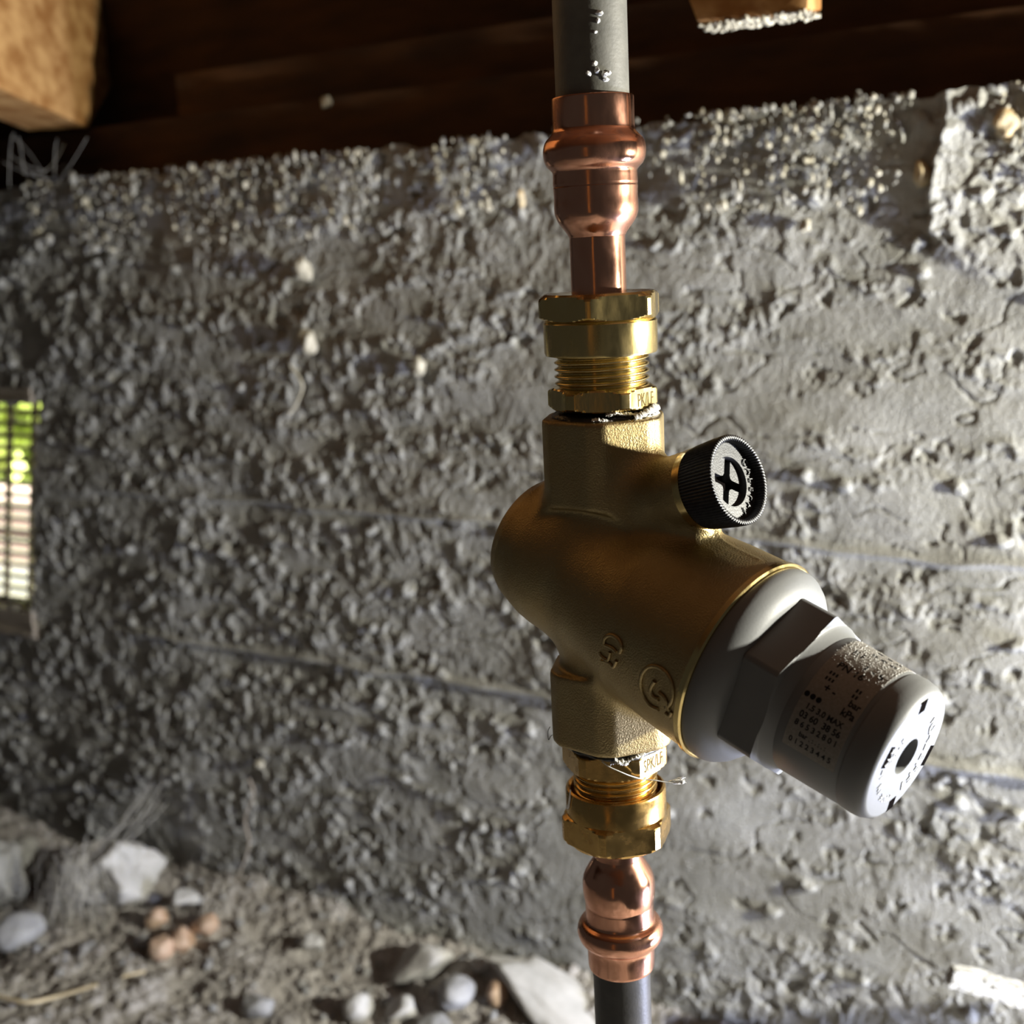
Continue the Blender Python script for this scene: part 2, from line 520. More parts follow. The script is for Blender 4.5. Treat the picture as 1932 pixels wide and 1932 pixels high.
sill = wbox('trim_1', VENT[0] - .01, vu2 + .004, .006, -.03, VENT[2] - .026, VENT[2] - .001, M['underside'], None, .0022, 10)
tag(sill, 'brownish mortar sill under the air vent', kind='structure')
hood = wbox('trim_2', VENT[0] - .01, vu1 - .004, .004, -.03, VENT[3] + .001, VENT[3] + .014, M['underside'], None, .0015, 10)
tag(hood, 'brownish mortar head over the air vent', kind='structure')

yc = wpt(VENT[1] - .12, 0, -.75)
def ybox(name, c, sx, sy, z0, z1, mt, parent=None):
    me = box_mesh(name, c - WU * sx / 2 + np.array([0, 0, z0]), WU, -WN, (0, 0, 1), sx, sy, z1 - z0)
    return link(name, me, mt, parent, 30)
gd = ybox('yard_ground', yc + WN * .6 - WU * .5, 4.0, 1.6, -.70, -.62, M['paving'])
tag(gd, 'sunlit ground outside beyond the air vent', kind='structure')
bw = empty('garden_wall', yc + np.array([0, 0, -.62]), 'pale pinkish brick garden wall seen through the lower vent slots', 'wall')
bk = []
mecache = box_mesh('brick', (-.105, 0, 0), (1, 0, 0), (0, 1, 0), (0, 0, 1), .21, .1, .065, .001, 3)
mecache.materials.append(M['yardbrick'])
rng = random.Random(5)
vyard = -0.20
for r_ in range(3):
    for c_ in range(9):
        u = (c_ - 7.0 + (r_ % 2) * .5) * .22
        b_ = bpy.data.objects.new('brick', mecache); col.objects.link(b_)
        p = yc + WU * u + np.array([0, 0, -.62 + r_ * .075])
        b_.location = p; b_.rotation_euler = (0, 0, -WA)
        bk.append(b_)
bpy.context.view_layer.update()
adopt(bw, *bk)
lv = []; lf = []
rng = np.random.default_rng(3)
for k in range(7500):
    c = yc - WN * 0.12 + WU * rng.uniform(-2.0, .6) - WN * rng.uniform(0, .3) + np.array([0, 0, rng.uniform(-.6, .75)])
    a = rng.normal(size=3); a /= np.linalg.norm(a); b = np.cross(a, rng.normal(size=3)); b /= np.linalg.norm(b)
    s = rng.uniform(.025, .05); i = len(lv)
    lv += [c - a * s, c + b * s * .5, c + a * s, c - b * s * .5]; lf.append((i, i + 1, i + 2, i + 3))
hd = link('hedge', mesh('hedge', lv, lf), M['leaf'])
tag(hd, 'bright yellow-green leafy hedge outside, seen through the upper vent slots', 'hedge', kind='stuff')

# ------------------------------------------------------------------ timbers over the wall
PT = 0.1085
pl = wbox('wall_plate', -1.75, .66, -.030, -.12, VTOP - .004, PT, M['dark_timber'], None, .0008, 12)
tag(pl, 'dark brown timber sole plate lying along the top of the concrete wall', 'beam')
u1_, _ = wall_uv(372, 180)
r2 = wbox('bearer', -.345, .66, -.050, -.12, PT + .0005, PT + .034, M['dark_timber'], None, .0006, 10)
tag(r2, 'dark reddish-brown batten stacked on the sole plate, starting right of the lit joist', 'beam')
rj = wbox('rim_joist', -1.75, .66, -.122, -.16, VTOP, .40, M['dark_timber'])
tag(rj, 'nearly black rim joist standing behind the sole plate', 'beam')
# floor boards overhead, running along the wall
fl = empty('ceiling', wpt(0, .26, 0), None, None)
fl['kind'] = 'structure'; fl['label'] = 'underside of dark floor boards over the crawl space'
kk = []
for i in range(14):
    o0 = -.16 + i * .092
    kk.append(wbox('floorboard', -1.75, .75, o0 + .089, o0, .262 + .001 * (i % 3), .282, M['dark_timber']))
adopt(fl, *kk)
# unseen timber added on the lamp side to keep light off the plate
nb = wbox('shade_blocker', .40, .445, .016, -.03, VTOP - .004, .262, M['dark_timber'])
tag(nb, 'added unseen upright timber that shades the sole plate', 'beam')

def prism(name, pts2, o, ax, ay, az, depth, mt, mt2=None, div=0):
    """polygon pts2 in (ax, ay) swept depth along az"""
    o, ax, ay, az = (np.array(q, float) for q in (o, ax, ay, az))
    n = len(pts2)
    V = [o + ax * a + ay * b for a, b in pts2] + [o + ax * a + ay * b + az * depth for a, b in pts2]
    F = [tuple(range(n)), tuple(range(2 * n - 1, n - 1, -1))] + [(i, i + n, (i + 1) % n + n, (i + 1) % n) for i in range(n)]
    me = mesh(name, V, F)
    import bmesh
    bm = bmesh.new(); bm.from_mesh(me)
    bmesh.ops.recalc_face_normals(bm, faces=bm.faces)
    bmesh.ops.bevel(bm, geom=list(bm.edges), offset=.0018, segments=2, affect='EDGES', profile=.6)
    bmesh.ops.triangulate(bm, faces=bm.faces)
    bmesh.ops.subdivide_edges(bm, edges=[e for e in bm.edges if e.calc_length() > .03], cuts=5, use_grid_fill=True)
    for v in bm.verts:
        q = noise.noise_vector(v.co * 38) * .0016 + noise.noise_vector(v.co * 120) * .0008
        v.co += q
    bm.to_mesh(me); bm.free()
    return link(name, me, mt, None, 40)

# big lit joist, top left: far end sits on the plate, side runs towards the camera
J0 = on_plane(165, 241, wpt(0, 0, -.028), WN)
jd = np.array([math.sin(math.radians(-6)), math.cos(math.radians(-6)), 0])   # away from the camera
jn = np.array([jd[1], -jd[0], 0])                                            # side faces right
J0[2] = PT + .0005
Tt = on_plane(300, 0, J0, jn)
slope = ((Tt - J0) @ jd) / (Tt[2] - J0[2])
hj = .15
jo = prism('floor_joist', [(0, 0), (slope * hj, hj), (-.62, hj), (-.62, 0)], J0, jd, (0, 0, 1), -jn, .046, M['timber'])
tag(jo, 'orange-brown timber floor joist in the upper left corner, brightly lit on its side', 'joist')
# smaller lit block, top right
B0 = on_plane(1312, 44, wpt(0, 0, .16), WN)
B1 = on_plane(1524, 14, wpt(0, 0, .16), WN)
T0 = on_plane(1281, 0, wpt(0, 0, .16), WN)
wid = float((B1 - B0) @ WU)
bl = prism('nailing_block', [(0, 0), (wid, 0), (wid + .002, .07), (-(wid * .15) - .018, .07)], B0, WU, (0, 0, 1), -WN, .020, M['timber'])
tag(bl, 'small orange timber block hanging at the top edge right of the pipe', 'block')
# crusted dust under the block
cv = []; cf = []
rng = random.Random(2)
def add_lump(V, F, c, s, rr, flat=1.0):
    """one irregular 8-sided pebble of ~12-24 triangles"""
    i0 = len(V)
    t = (1 + 5 ** .5) / 2
    base = [(-1, t, 0), (1, t, 0), (-1, -t, 0), (1, -t, 0), (0, -1, t), (0, 1, t), (0, -1, -t), (0, 1, -t), (t, 0, -1), (t, 0, 1), (-t, 0, -1), (-t, 0, 1)]
    fa = [(0, 11, 5), (0, 5, 1), (0, 1, 7), (0, 7, 10), (0, 10, 11), (1, 5, 9), (5, 11, 4), (11, 10, 2), (10, 7, 6), (7, 1, 8), (3, 9, 4), (3, 4, 2), (3, 2, 6), (3, 6, 8), (3, 8, 9), (4, 9, 5), (2, 4, 11), (6, 2, 10), (8, 6, 7), (9, 8, 1)]
    ax = [rr.uniform(.6, 1.3), rr.uniform(.6, 1.3), rr.uniform(.6, 1.2) * flat]
    an = rr.uniform(0, 6.28); ca, sa = math.cos(an), math.sin(an)
    for b in base:
        k = s / 1.902 * rr.uniform(.8, 1.2)
        x, y, z = b[0] * ax[0] * k, b[1] * ax[1] * k, b[2] * ax[2] * k
        V.append((c[0] + x * ca - y * sa, c[1] + x * sa + y * ca, c[2] + z))
    F += [tuple(i0 + q for q in f) for f in fa]
for k in range(260):
    a = rng.random(); b = rng.random()
    c = B0 + WU * wid * a - WN * .020 * b + np.array([0, 0, -.0005 - .001 * rng.random()])
    add_lump(cv, cf, c, rng.uniform(.0006, .0018), rng)
dc = link('dust_crust', mesh('dust_crust', cv, cf), M['crumb'], None, 60)
tag(dc, 'pale crumbly dust crust clinging under the small timber block', 'dust', kind='stuff')

# ------------------------------------------------------------------ mortar crumbs along the wall top
CV = ([], []); CF_ = ([], []); cv, cf = CV[0], CF_[0]
rng = random.Random(11)
for k in range(3000):
    u = rng.uniform(-.52, .33)
    n = vnoise(np.array([u * 38.]), np.array([3.]), 2)[0]
    if rng.random() > 2.2 * n - .75: continue
    drop = rng.random() ** 1.7 * (.012 + .05 * n)
    c = wpt(u, VTOP - drop + .002, rng.uniform(.002, .008) + .006 * n)
    k_ = 0 if rng.random() < .4 else 1
    add_lump(CV[k_], CF_[k_], c, (.0005 + .0018 * rng.random() ** 2) * (1.0 if rng.random() > .05 else 1.9), rng, rng.uniform(.7, 2.2))
# hanging runs of crumbs
for k in range(34):
    u = rng.uniform(-.45, .32)
    L = rng.uniform(.008, .045)
    p = wpt(u, VTOP - rng.uniform(0, .01), .006)
    q = 0
    while q < L:
        k_ = rng.randrange(2); add_lump(CV[k_], CF_[k_], p + WU * rng.uniform(-.0016, .0016) + WN * rng.uniform(0, .003) + np.array([0, 0, -q]), rng.uniform(.0009, .002), rng)
        q += rng.uniform(.0012, .0028)
cr = link('mortar_crumbs', mesh('mortar_crumbs', cv, cf), M['crumb'], None, 60)
tag(cr, 'pale crumbs of mortar clinging to the ragged top edge of the wall', 'mortar', kind='stuff')
cr = link('mortar_crumbs', mesh('mortar_crumbs', CV[1], CF_[1]), M['greycrumb'], None, 60)
tag(cr, 'grey cement crumbs among the pale ones along the ragged wall top', 'mortar', kind='stuff')
# named lumps of mortar standing proud of the wall
LUMPS = [((592, 645), .0055, 'cream mortar lump standing proud of the wall, left of the upper brass nut', 'crumb', 1.6),
         ((585, 505), .0060, 'pale mortar lump on the upper left of the wall, above the cream one', 'crumb', 1.3),
         ((800, 690), .0040, 'small cream mortar nub right of the cream lump', 'crumb', 1.5),
         ((990, 372), .0030, 'ochre mortar nub just left of the copper reducer', 'rust', 1.7),
         ((1525, 425), .0040, 'pale mortar nub on the upper right of the wall casting a long shadow', 'crumb', 1.0),
         ((1392, 262), .0038, 'bright mortar pellet under the timber at upper right', 'crumb', 1.0),
         ((565, 187), .0040, 'small grey dust tuft on the timber batten at upper left', 'crumb', 1.0),
         ((1745, 330), .0045, 'ochre mortar scab on the steep edge of the mortar heap', 'rust', 1.5),
         ((1905, 235), .0060, 'ochre mortar clump at the far upper right of the wall', 'rust', 1.3),
         ((500, 1437), .0038, 'round pale nub on the shaded lower left of the wall', 'crumb', 1.0),
         ((1300, 1880), .0, '', 'rust', 1.0)]
def lump_mesh(name, s, seed, flat=1.0, tall=1.0, sub=3, amp=.28, facets=0):
    import bmesh
    bm = bmesh.new()
    bmesh.ops.create_icosphere(bm, subdivisions=sub, radius=s)
    rr = random.Random(seed)
    off = Vector((rr.uniform(-50, 50), rr.uniform(-50, 50), rr.uniform(-50, 50)))
    ax = (rr.uniform(.8, 1.2), rr.uniform(.8, 1.2))
    pl_ = []
    for _ in range(facets):
        d = Vector((rr.gauss(0, 1), rr.gauss(0, 1), rr.gauss(0, 1))).normalized(); pl_.append((d, s * rr.uniform(.62, .86)))
    for v in bm.verts:
        for d, q in pl_:
            e = v.co.dot(d) - q
            if e > 0: v.co -= d * e
    for v in bm.verts:
        d = v.co.normalized()
        k = 1 + amp * noise.noise(d * 1.3 + off) * 1.6 + amp * .45 * noise.noise(d * 4 + off)
        v.co *= k
        v.co.x *= ax[0]; v.co.y *= ax[1]; v.co.z *= flat * tall
    me = bpy.data.meshes.new(name)
    bm.to_mesh(me); bm.free()
    me.polygons.foreach_set('use_smooth', [True] * len(me.polygons))
    return me
for i, ((x, y), s, lab, mt, tall) in enumerate(LUMPS):
    if s == 0: continue
    u, v = wall_uv(x, y)
    me = lump_mesh('mortar_lump', s, i + 3, 1.0, tall, 3, .35)
    o = link('mortar_lump', me, M[mt])
    o.location = wpt(u, v, s * .9 + .002 if i != 6 else -.03)
    tag(o, lab, 'mortar lump')

# ------------------------------------------------------------------ ground
gx = axis_steps([(-.85, -.66, .006), (-.66, .12, .0017), (.12, .60, .006)])
go = axis_steps([(-.02, .34, .0017), (.34, 1.1, .02)])
Gu, Go = np.meshgrid(gx, go, indexing='ij')
gum, gom = Gu * 1000, Go * 1000
gd1, gv1 = worley(gum / 9, gom / 9, 5)
gd2, gv2 = worley(gum / 4.5, gom / 4.5, 6)
gz = FOOT + ((fbm(gum / 120, gom / 90, 3, 33) - .5) * 34 + (fbm(gum / 24, gom / 24, 3, 34) - .5) * 13
             + 3.4 * np.sqrt(np.clip(1 - (gd1 / .6) ** 2, 0, 1)) * gv1 + 2.0 * np.sqrt(np.clip(1 - (gd2 / .62) ** 2, 0, 1)) * gv2
             + (fbm(gum / 3, gom / 3, 2, 35) - .5) * 1.6) / 1000 + .012 * sstep(.06, 0, Go)
Pg = W0 + Gu[..., None] * WU + Go[..., None] * WN
Pg[..., 2] = gz
gr = link('ground', grid_mesh('ground', Pg), M['soil'])
tag(gr, 'dry crumbly brown-grey soil at the foot of the wall', kind='structure')

def ground_z(P):
    q = P - W0; u = q @ WU; o = q @ WN
    i = int(np.clip(np.searchsorted(gx, u), 0, len(gx) - 1)); j = int(np.clip(np.searchsorted(go, o), 0, len(go) - 1))
    return gz[i, j]

def gpt(x, y):
    P = on_plane(x, y, (0, 0, FOOT), np.array([0, 0, 1.]))
    o = (P - W0) @ WN
    if o < .012:                                       # against the wall's foot
        P = on_plane(x, y, wpt(0, 0, .014), WN)
        P = P.copy(); P[2] = ground_z(P)
    for _ in range(3):
        z = ground_z(P); P = on_plane(x, y, (0, 0, z), np.array([0, 0, 1.]))
        if (P - W0) @ WN < .01: P = on_plane(x, y, wpt(0, 0, .012), WN)
    return P

# stones: photo position of the centre, half size px, height factor, material, label
STONES = [
 (798, 1808, 52, .75, 'pale', 'large angular pale grey stone leaning at the foot of the wall', 40, 1.35),
 (1040, 1880, 78, .42, 'pale', 'long whitish slab of stone beside the lower black pipe', -38, 1.9),
 (862, 1868, 36, .8, 'stone', 'round grey pebble right of the angular pale stone', 0, 1.0),
 (757, 1902, 33, .8, 'pale', 'white pointed pebble at the bottom below the angular stone', 50, 1.4),
 (676, 1898, 32, .95, 'pale', 'rounded white pebble at the bottom, left of the pointed one', 0, 1.0),
 (590, 1772, 24, .8, 'pale', 'small bright white pebble on the soil left of the dark hollow', 30, 1.2),
 (485, 1893, 28, .8, 'stone', 'blue-grey pebble near the bottom edge', 20, 1.2),
 (306, 1785, 24, 1.1, 'tan', 'plump orange-tan pebble in the middle of the tan cluster', 0, 1.0),
 (345, 1770, 24, 1.0, 'tan', 'pinkish-tan pebble right of the plump one', 20, 1.1),
 (390, 1742, 22, .9, 'tan', 'orange-brown pebble at the right end of the tan cluster', 40, 1.2),
 (298, 1730, 22, 1.0, 'tan', 'pale pinkish pebble at the top of the tan cluster', 0, 1.0),
 (272, 1775, 17, .9, 'stone', 'little dark blue-grey pebble left of the tan cluster', 0, 1.0),
 (276, 1690, 22, .9, 'pale', 'white pebble below the cobwebbed block', 0, 1.3),
 (352, 1690, 22, .8, 'pale', 'cream pebble right of the white one below the cobwebbed block', 0, 1.2),
 (40, 1752, 42, .8, 'stone', 'big smooth rounded blue-grey cobble at the left edge', 0, 1.0),
 (120, 1690, 18, .9, 'stone', 'small dark grey pebble in the gap between the two rough blocks', 0, 1.0),
 (190, 1668, 20, .8, 'stone', 'bluish pebble at the left foot of the cobwebbed block', 0, 1.1),
 (940, 1872, 20, 1.3, 'tan', 'brownish upright pebble between the round grey one and the slab', 0, 1.0),
 (905, 1818, 16, 1.0, 'pale', 'small cream pebble above the round grey one', 0, 1.0),
 (820, 1935, 30, .6, 'stone', 'flat grey pebble cut by the bottom edge of the photo', 0, 1.4),
]
for i, (x, y, hp, fl_, mt, lab, rot, elong) in enumerate(STONES):
    P = gpt(x, y + hp * fl_ * .7)
    dep = float((P - CAM) @ FW)
    s = hp * dep / FPX
    me = lump_mesh('pebble' if hp < 40 else 'stone', s, 40 + i, fl_, 1.0, 4, {'pale': .12, 'stone': .10, 'tan': .12}[mt], 0 if 'round' in lab else {'pale': 20, 'stone': 5, 'tan': 2}[mt])
    o = link('pebble' if hp < 40 else 'stone', me, M[mt])
    o.scale = (elong, 1, 1)
    o.rotation_euler = (0, math.radians(-rot * .55), -WA + math.radians(rot * .3))
    o.location = P + np.array([0, 0, s * fl_ * .62])
    tag(o, lab, 'stone')
# two rough blocks at the left
P = gpt(30, 1700)
me = lump_mesh('rubble_block', .036, 91, .95, 1.0, 5, .22, 8)
o = link('rubble_block', me, M['concrete']); o.location = P + np.array([-.008, 0, .024])
tag(o, 'rough light grey lump of concrete rubble at the left edge', 'rubble')
P = gpt(225, 1680)
me = lump_mesh('rubble_block', .034, 97, .95, 1.0, 5, .24, 8)
o = link('rubble_block', me, M['pale']); o.location = P + np.array([0, 0, .018])
tag(o, 'cream lump of rubble veiled in cobweb right of the dark gap', 'rubble')
blockP = np.array(o.location)

# gravel grains: one mesh set, copied
rng = random.Random(21)
base = [lump_mesh('gravel_grain', 1.0, 200 + i, .8, 1.0, 2, .25) for i in range(6)]
for b in base: b.materials.append(M['stone' if base.index(b) % 2 else 'pale'])
n = 0
while n < 230:
    u = rng.uniform(-.62, .06); oo = rng.uniform(.012, .24) * rng.uniform(.4, 1)
    P = wpt(u, 0, oo); P[2] = ground_z(P)
    o = bpy.data.objects.new('gravel_grain', base[rng.randrange(6)])
    s = rng.uniform(.002, .0042)
    o.scale = (s, s * rng.uniform(.7, 1), s * rng.uniform(.7, 1))
    o.rotation_euler = (rng.uniform(0, 3), rng.uniform(0, 3), rng.uniform(0, 6))
    o.location = P + np.array([0, 0, s * .35])
    col.objects.link(o)
    tag(o, 'loose little grain of gravel strewn over the soil', 'gravel', 'gravel grains strewn over the soil')
    n += 1
cv = []; cf = []
for k in range(5200):
    u = rng.uniform(-.66, .10); oo = rng.uniform(.0, .32) * rng.uniform(.2, 1)
    P = wpt(u, 0, oo); P[2] = ground_z(P) + .0004
    add_lump(cv, cf, P, rng.uniform(.0006, .0019), rng)
gt = link('grit', mesh('grit', cv, cf), M['soil'], None, 60)
tag(gt, 'fine crumbs of soil and grit covering the ground', 'grit', kind='stuff')

# dry straws and web strands
def px_path(pts, off=.01, plane='ground'):
    out = []
    for x, y in pts:
        if plane == 'ground': out.append(gpt(x, y) + np.array([0, 0, off]))
        else: out.append(on_plane(x, y, wpt(0, 0, off), WN))
    return out
def densify(P, n=6):
    P = [P[0]] + list(P) + [P[-1]]
    out = []
    for i in range(1, len(P) - 2):
        p0, p1, p2, p3 = P[i - 1:i + 3]
        for s in range(n):
            t = s / n
            out.append(0.5 * ((2 * p1) + (-p0 + p2) * t + (2 * p0 - 5 * p1 + 4 * p2 - p3) * t * t + (-p0 + 3 * p1 - 3 * p2 + p3) * t ** 3))
    out.append(P[-1]); return out
s1 = tube('dry_stem', densify(px_path([(-20, 1888), (50, 1905), (105, 1895), (185, 1872)], .006)), .0016, M['straw'])
tag(s1, 'pale dry stem lying on the soil at the lower left corner', 'stem')
s2 = tube('dry_stem', densify(px_path([(232, 1852), (255, 1846), (275, 1842)], .004)), .0011, M['straw'])
tag(s2, 'short orange straw below the tan pebbles', 'stem')
s3 = tube('root', densify(px_path([(425, 1700), (455, 1640), (470, 1590), (462, 1545), (478, 1500), (470, 1470)], .012, 'wall')), .0011, M['underside'])
tag(s3, 'thin dusty root hanging down the lower left of the wall', 'root')
s4 = tube('root', densify(px_path([(548, 690), (570, 725), (560, 760), (545, 780)], .008, 'wall')), .0011, M['crumb'])
tag(s4, 'short pale rootlet on the wall below the cream mortar lump', 'root')
# cobweb: strands over the cream block and below the joist
V, F = [], []
def strand(a, b, r, sag, V, F, seg=3, n=8):
    a = np.array(a, float); b = np.array(b, float)
    base0 = len(V)
    d = b - a; x = np.cross(d, (0.3, .5, .8)); x /= np.linalg.norm(x); y = np.cross(d, x); y /= np.linalg.norm(y)
    for i in range(n + 1):
        t = i / n; p = a + d * t + np.array([0, 0, -sag * 4 * t * (1 - t)])
        for k in range(seg):
            an = 2 * math.pi * k / seg
            V.append(p + r * (math.cos(an) * x + math.sin(an) * y))
    for i in range(n):
        for k in range(seg):
            q = base0 + i * seg + k; w = base0 + i * seg + (k + 1) % seg
            F.append((q, w, w + seg, q + seg))
rng = random.Random(77)
for k in range(90):
    a = blockP + np.array([rng.uniform(-.035, .02), rng.uniform(-.02, .01), rng.uniform(.0, .045)]) + WN * .03
    b = a + np.array([rng.uniform(-.02, .02), rng.uniform(-.02, .0), rng.uniform(-.06, -.02)])
    strand(a, b, rng.uniform(.00012, .0003), rng.uniform(-.002, .003), V, F)
for k in range(10):
    a = on_plane(rng.uniform(250, 320), rng.uniform(1470, 1530), wpt(0, 0, .01), WN)
    strand(a, blockP + WN * .03 + np.array([rng.uniform(-.02, .02), 0, rng.uniform(.01, .03)]), .0002, .004, V, F)
cw = link('cobweb', mesh('cobweb', V, F), M['web'], None, 60)
tag(cw, 'dusty cobweb strands draped over the cream rubble block', 'cobweb', kind='stuff')
V, F = [], []
for k in range(5):
    a = on_plane(rng.uniform(20, 170), rng.uniform(245, 262), wpt(0, 0, .03), WN)
    b = on_plane(rng.uniform(0, 110), rng.uniform(330, 385), wpt(0, 0, .012), WN)
    strand(a, b, .00013, rng.uniform(-.01, .012), V, F)
for k in range(4):
    a = on_plane(rng.uniform(0, 60), rng.uniform(250, 330), wpt(0, 0, .03), WN)
    b = on_plane(rng.uniform(120, 175), rng.uniform(262, 330), wpt(0, 0, .0), WN)
    strand(a, b, .00015, .008, V, F)
cw = link('cobweb', mesh('cobweb', V, F), M['web'], None, 60)
tag(cw, 'faint cobweb strands hanging under the lit joist at upper left', 'cobweb', kind='stuff')

# rough pale lath sticking out of the wall, bottom right
A = on_plane(1795, 1838, wpt(0, 0, .045), WN); Bq = on_plane(1990, 1895, wpt(0, 0, .015), WN)
dd = Bq - A; L = np.linalg.norm(dd); dd /= L
up_ = np.array([0, 0, 1.]) - dd * dd[2]; up_ /= np.linalg.norm(up_); sd = np.cross(up_, dd)
me = box_mesh('lath', A - up_ * .006 - sd * .004, dd, sd, up_, L, .009, .0105, .0009, 8, 14)
o = link('lath', me, M['lath'], None, 40)
tag(o, 'rough whitish lath sticking out near the lower right corner', 'lath')
V, F = [], []
for k in range(420):
    p = A + dd * rng.uniform(0, L) + sd * rng.uniform(-.0045, .0045) + up_ * rng.uniform(-.0055, .0052)
    add_lump(V, F, p, rng.uniform(.0005, .0012), rng)
o = link('crust', mesh('crust', V, F), M['lath'], o, 60)
o['kind'] = 'stuff'

# timber posts standing in the crawl space behind the camera (what the metal mirrors)
for (px_, py_, s, lab) in ((-.52, -1.15, .09, 'square timber post behind the camera on the left'),):
    me = box_mesh('timber_post', (px_, py_, FOOT - .05), (1, 0, 0), (0, 1, 0), (0, 0, 1), s, s, .80, .0005, 2, 6)
    o = link('timber_post', me, M['timber'], None, 30)
    tag(o, lab, 'post')

# ------------------------------------------------------------------ the plumbing
# upper grey pipe
def rows(lst):
    return [(R(hw, y), H(y)) for hw, y in lst]
pu = empty('pipe', (0, 0, H(186)), 'dark grey dusty pipe coming down from above into the upper copper fitting', 'pipe')
adopt(pu, lathe('pipe_wall', [(R(69.5, 186), H(196)), (R(69.5, 186), H(0) + .11)], M['pipe'], seg=96))
pw = empty('pipe', (0, 0, H(1960) - .1), 'black pipe going down from the lower copper fitting', 'pipe')
adopt(pw, lathe('pipe_wall', [(R(53.5, 1850), FOOT - .02), (R(53.5, 1850), H(1808))], M['blackpipe'], seg=96))
# paint drips on the upper pipe
V, F = [], []
rng = random.Random(9)
for (x, y, s) in ((1131, 25, .0009), (1128, 38, .0007), (1124, 60, .0005), (1122, 120, .0009), (1126, 133, .0007), (1140, 140, .0009), (1143, 150, .0007), (1111, 138, .0006), (1147, 138, .0006)):
    P = on_cyl(x, y, R(69.5, 186))
    add_lump(V, F, P, s * 1.3, rng)
o = link('dried_drip', mesh('dried_drip', V, F), M['ptfe']); o['kind'] = 'stuff'
adopt(pu, o)

def press_fitting(name, label, prof, tubeprof, tube_top=None):
    e = empty(name, (0, 0, prof[0][1]), label, 'pipe fitting')
    b = lathe('sleeve', prof, M['copper'], seg=128, sharp=70)
    t = lathe('spigot', tubeprof, M['copper'], seg=96, sharp=40)
    adopt(e, b, t)
    return e

t_ = .0011
up_prof = smooth_prof(rows([(76, 448.5), (50.5, 449), (53, 446), (58, 437), (72, 418), (78, 404), (79.5, 392), (79, 372), (80, 352)])[1:], 5) \
    + [(R(79.2, 350), H(350))] + smooth_prof(rows([(80.3, 347), (80, 332), (81, 322), (90, 312), (95.5, 300), (97, 283), (93, 266), (83, 254), (78.5, 247), (77.5, 235), (77.5, 190), (77, 184)]), 5)
up_prof += [(R(76, 184), H(183)), (R(71, 184), H(183)), (R(70, 190), H(192))]
pf = press_fitting('press_reducer', 'copper press reducer with a swollen ring, upper one under the grey pipe', up_prof,
                   [(R(52.3, 500), H(560)), (R(52.3, 500), H(440))])
lo_prof = smooth_prof(rows([(44, 1590), (44.3, 1608), (46, 1616), (56, 1632), (65, 1648), (68, 1664), (67.5, 1682), (65, 1696)]), 5) \
    + [(R(64.0, 1700), H(1698))] + smooth_prof(rows([(64.5, 1701), (64, 1722), (66, 1730), (75, 1736), (80, 1746), (80, 1757), (75, 1768), (66, 1774), (63, 1780), (62.5, 1800), (62, 1816)]), 5)
lo_prof += [(R(61, 1818), H(1818.5)), (R(56, 1818), H(1818.5)), (R(54, 1812), H(1812))]
pf2 = press_fitting('press_reducer', 'copper press reducer with a swollen ring, lower one above the black pipe', lo_prof[::-1],
                    [(R(43.6, 1600), H(1630)), (R(43.6, 1600), H(1560))])

dg = math.radians
# upper compression coupling
cu = empty('compression_coupling', (0, 0, H(775)), 'shiny brass compression coupling above the valve, exposed thread and PK/LF hexagon', 'coupling')
n1 = hexnut('nut', R(122, 575), H(602), H(551), dg(-14.7), M['brass'], ch0=.0012, ch1=.0022, trunc=.975)
n2 = lathe('collar', [(R(88, 660), H(662)), (R(100, 665), H(667)), (R(105, 662), H(666)), (R(107, 655), H(661)), (R(107, 655), H(606)), (R(104, 655), H(602)), (R(100, 655), H(600))], M['brass'])
n3 = thread('thread', R(89.5, 700), H(732), H(655), .00185, M['brass'], depth=.0011)
n4 = hexnut('hexagon', R(108, 750), H(768), H(727), dg(-40.5), M['brass'], ch0=.0014, ch1=.0016, trunc=.955)
adopt(cu, n1, n2, n3, n4)
# lower compression coupling
cl = empty('compression_coupling', (0, 0, H(1577)), 'tarnished golden brass compression coupling below the valve, wide cup-shaped nut', 'coupling')
m1 = hexnut('nut', R(108, 1560) * 1.0, H(1577), H(1524), dg(-19.5), M['goldbrass'], ch0=.0030, ch1=.0020, trunc=.965)
ro, ri = R(94.5, 1490), R(85, 1490)
m2 = lathe('collar', [(ro, H(1532)), (ro, H(1484)), (ro - .0003, H(1480)), (ro - .0009, H(1478)), (ri + .0005, H(1479)), (ri, H(1483)), (ri, H(1530))], M['goldbrass'], cap0=False)
m3 = thread('thread', R(79, 1470), H(1530), H(1434), .00185, M['goldbrass'], depth=.0011)
m4 = hexnut('hexagon', R(103, 1420), H(1440), H(1396), dg(-42), M['goldbrass'], ch0=.0014, ch1=.0012, trunc=.955)
adopt(cl, m1, m2, m3, m4)

# stamped letters on the hexagon flats
def stamp(name, s, rc, hmid, face_az, size, parent, dx=0.0, tilt=0.0, mt='letter_shade', lift=.00006):
    ap = rc * math.cos(math.pi / 6)
    az = math.radians(face_az)
    nrm = np.array([math.sin(az), -math.cos(az), 0]); rt = np.array([math.cos(az), math.sin(az), 0])
    V, Fc = text_mesh(s, size, .00003)
    P = nrm * (ap + lift) + np.array([0, 0, hmid]) + rt * dx
    W = P + V[:, :1] * .62 * rt + V[:, 1:2] * np.array([0, 0, 1.]) + V[:, 2:3] * nrm
    o = link(name, mesh(name, W, Fc), M[mt])
    adopt(parent, o)
stamp('stamped_letters', 'PK/LF', R(108, 750), H(751), 49.5, .0050, cu, dx=.0008)
stamp('stamped_letters', 'SPK/LF', R(103, 1420), H(1418), 48, .0052, cl)

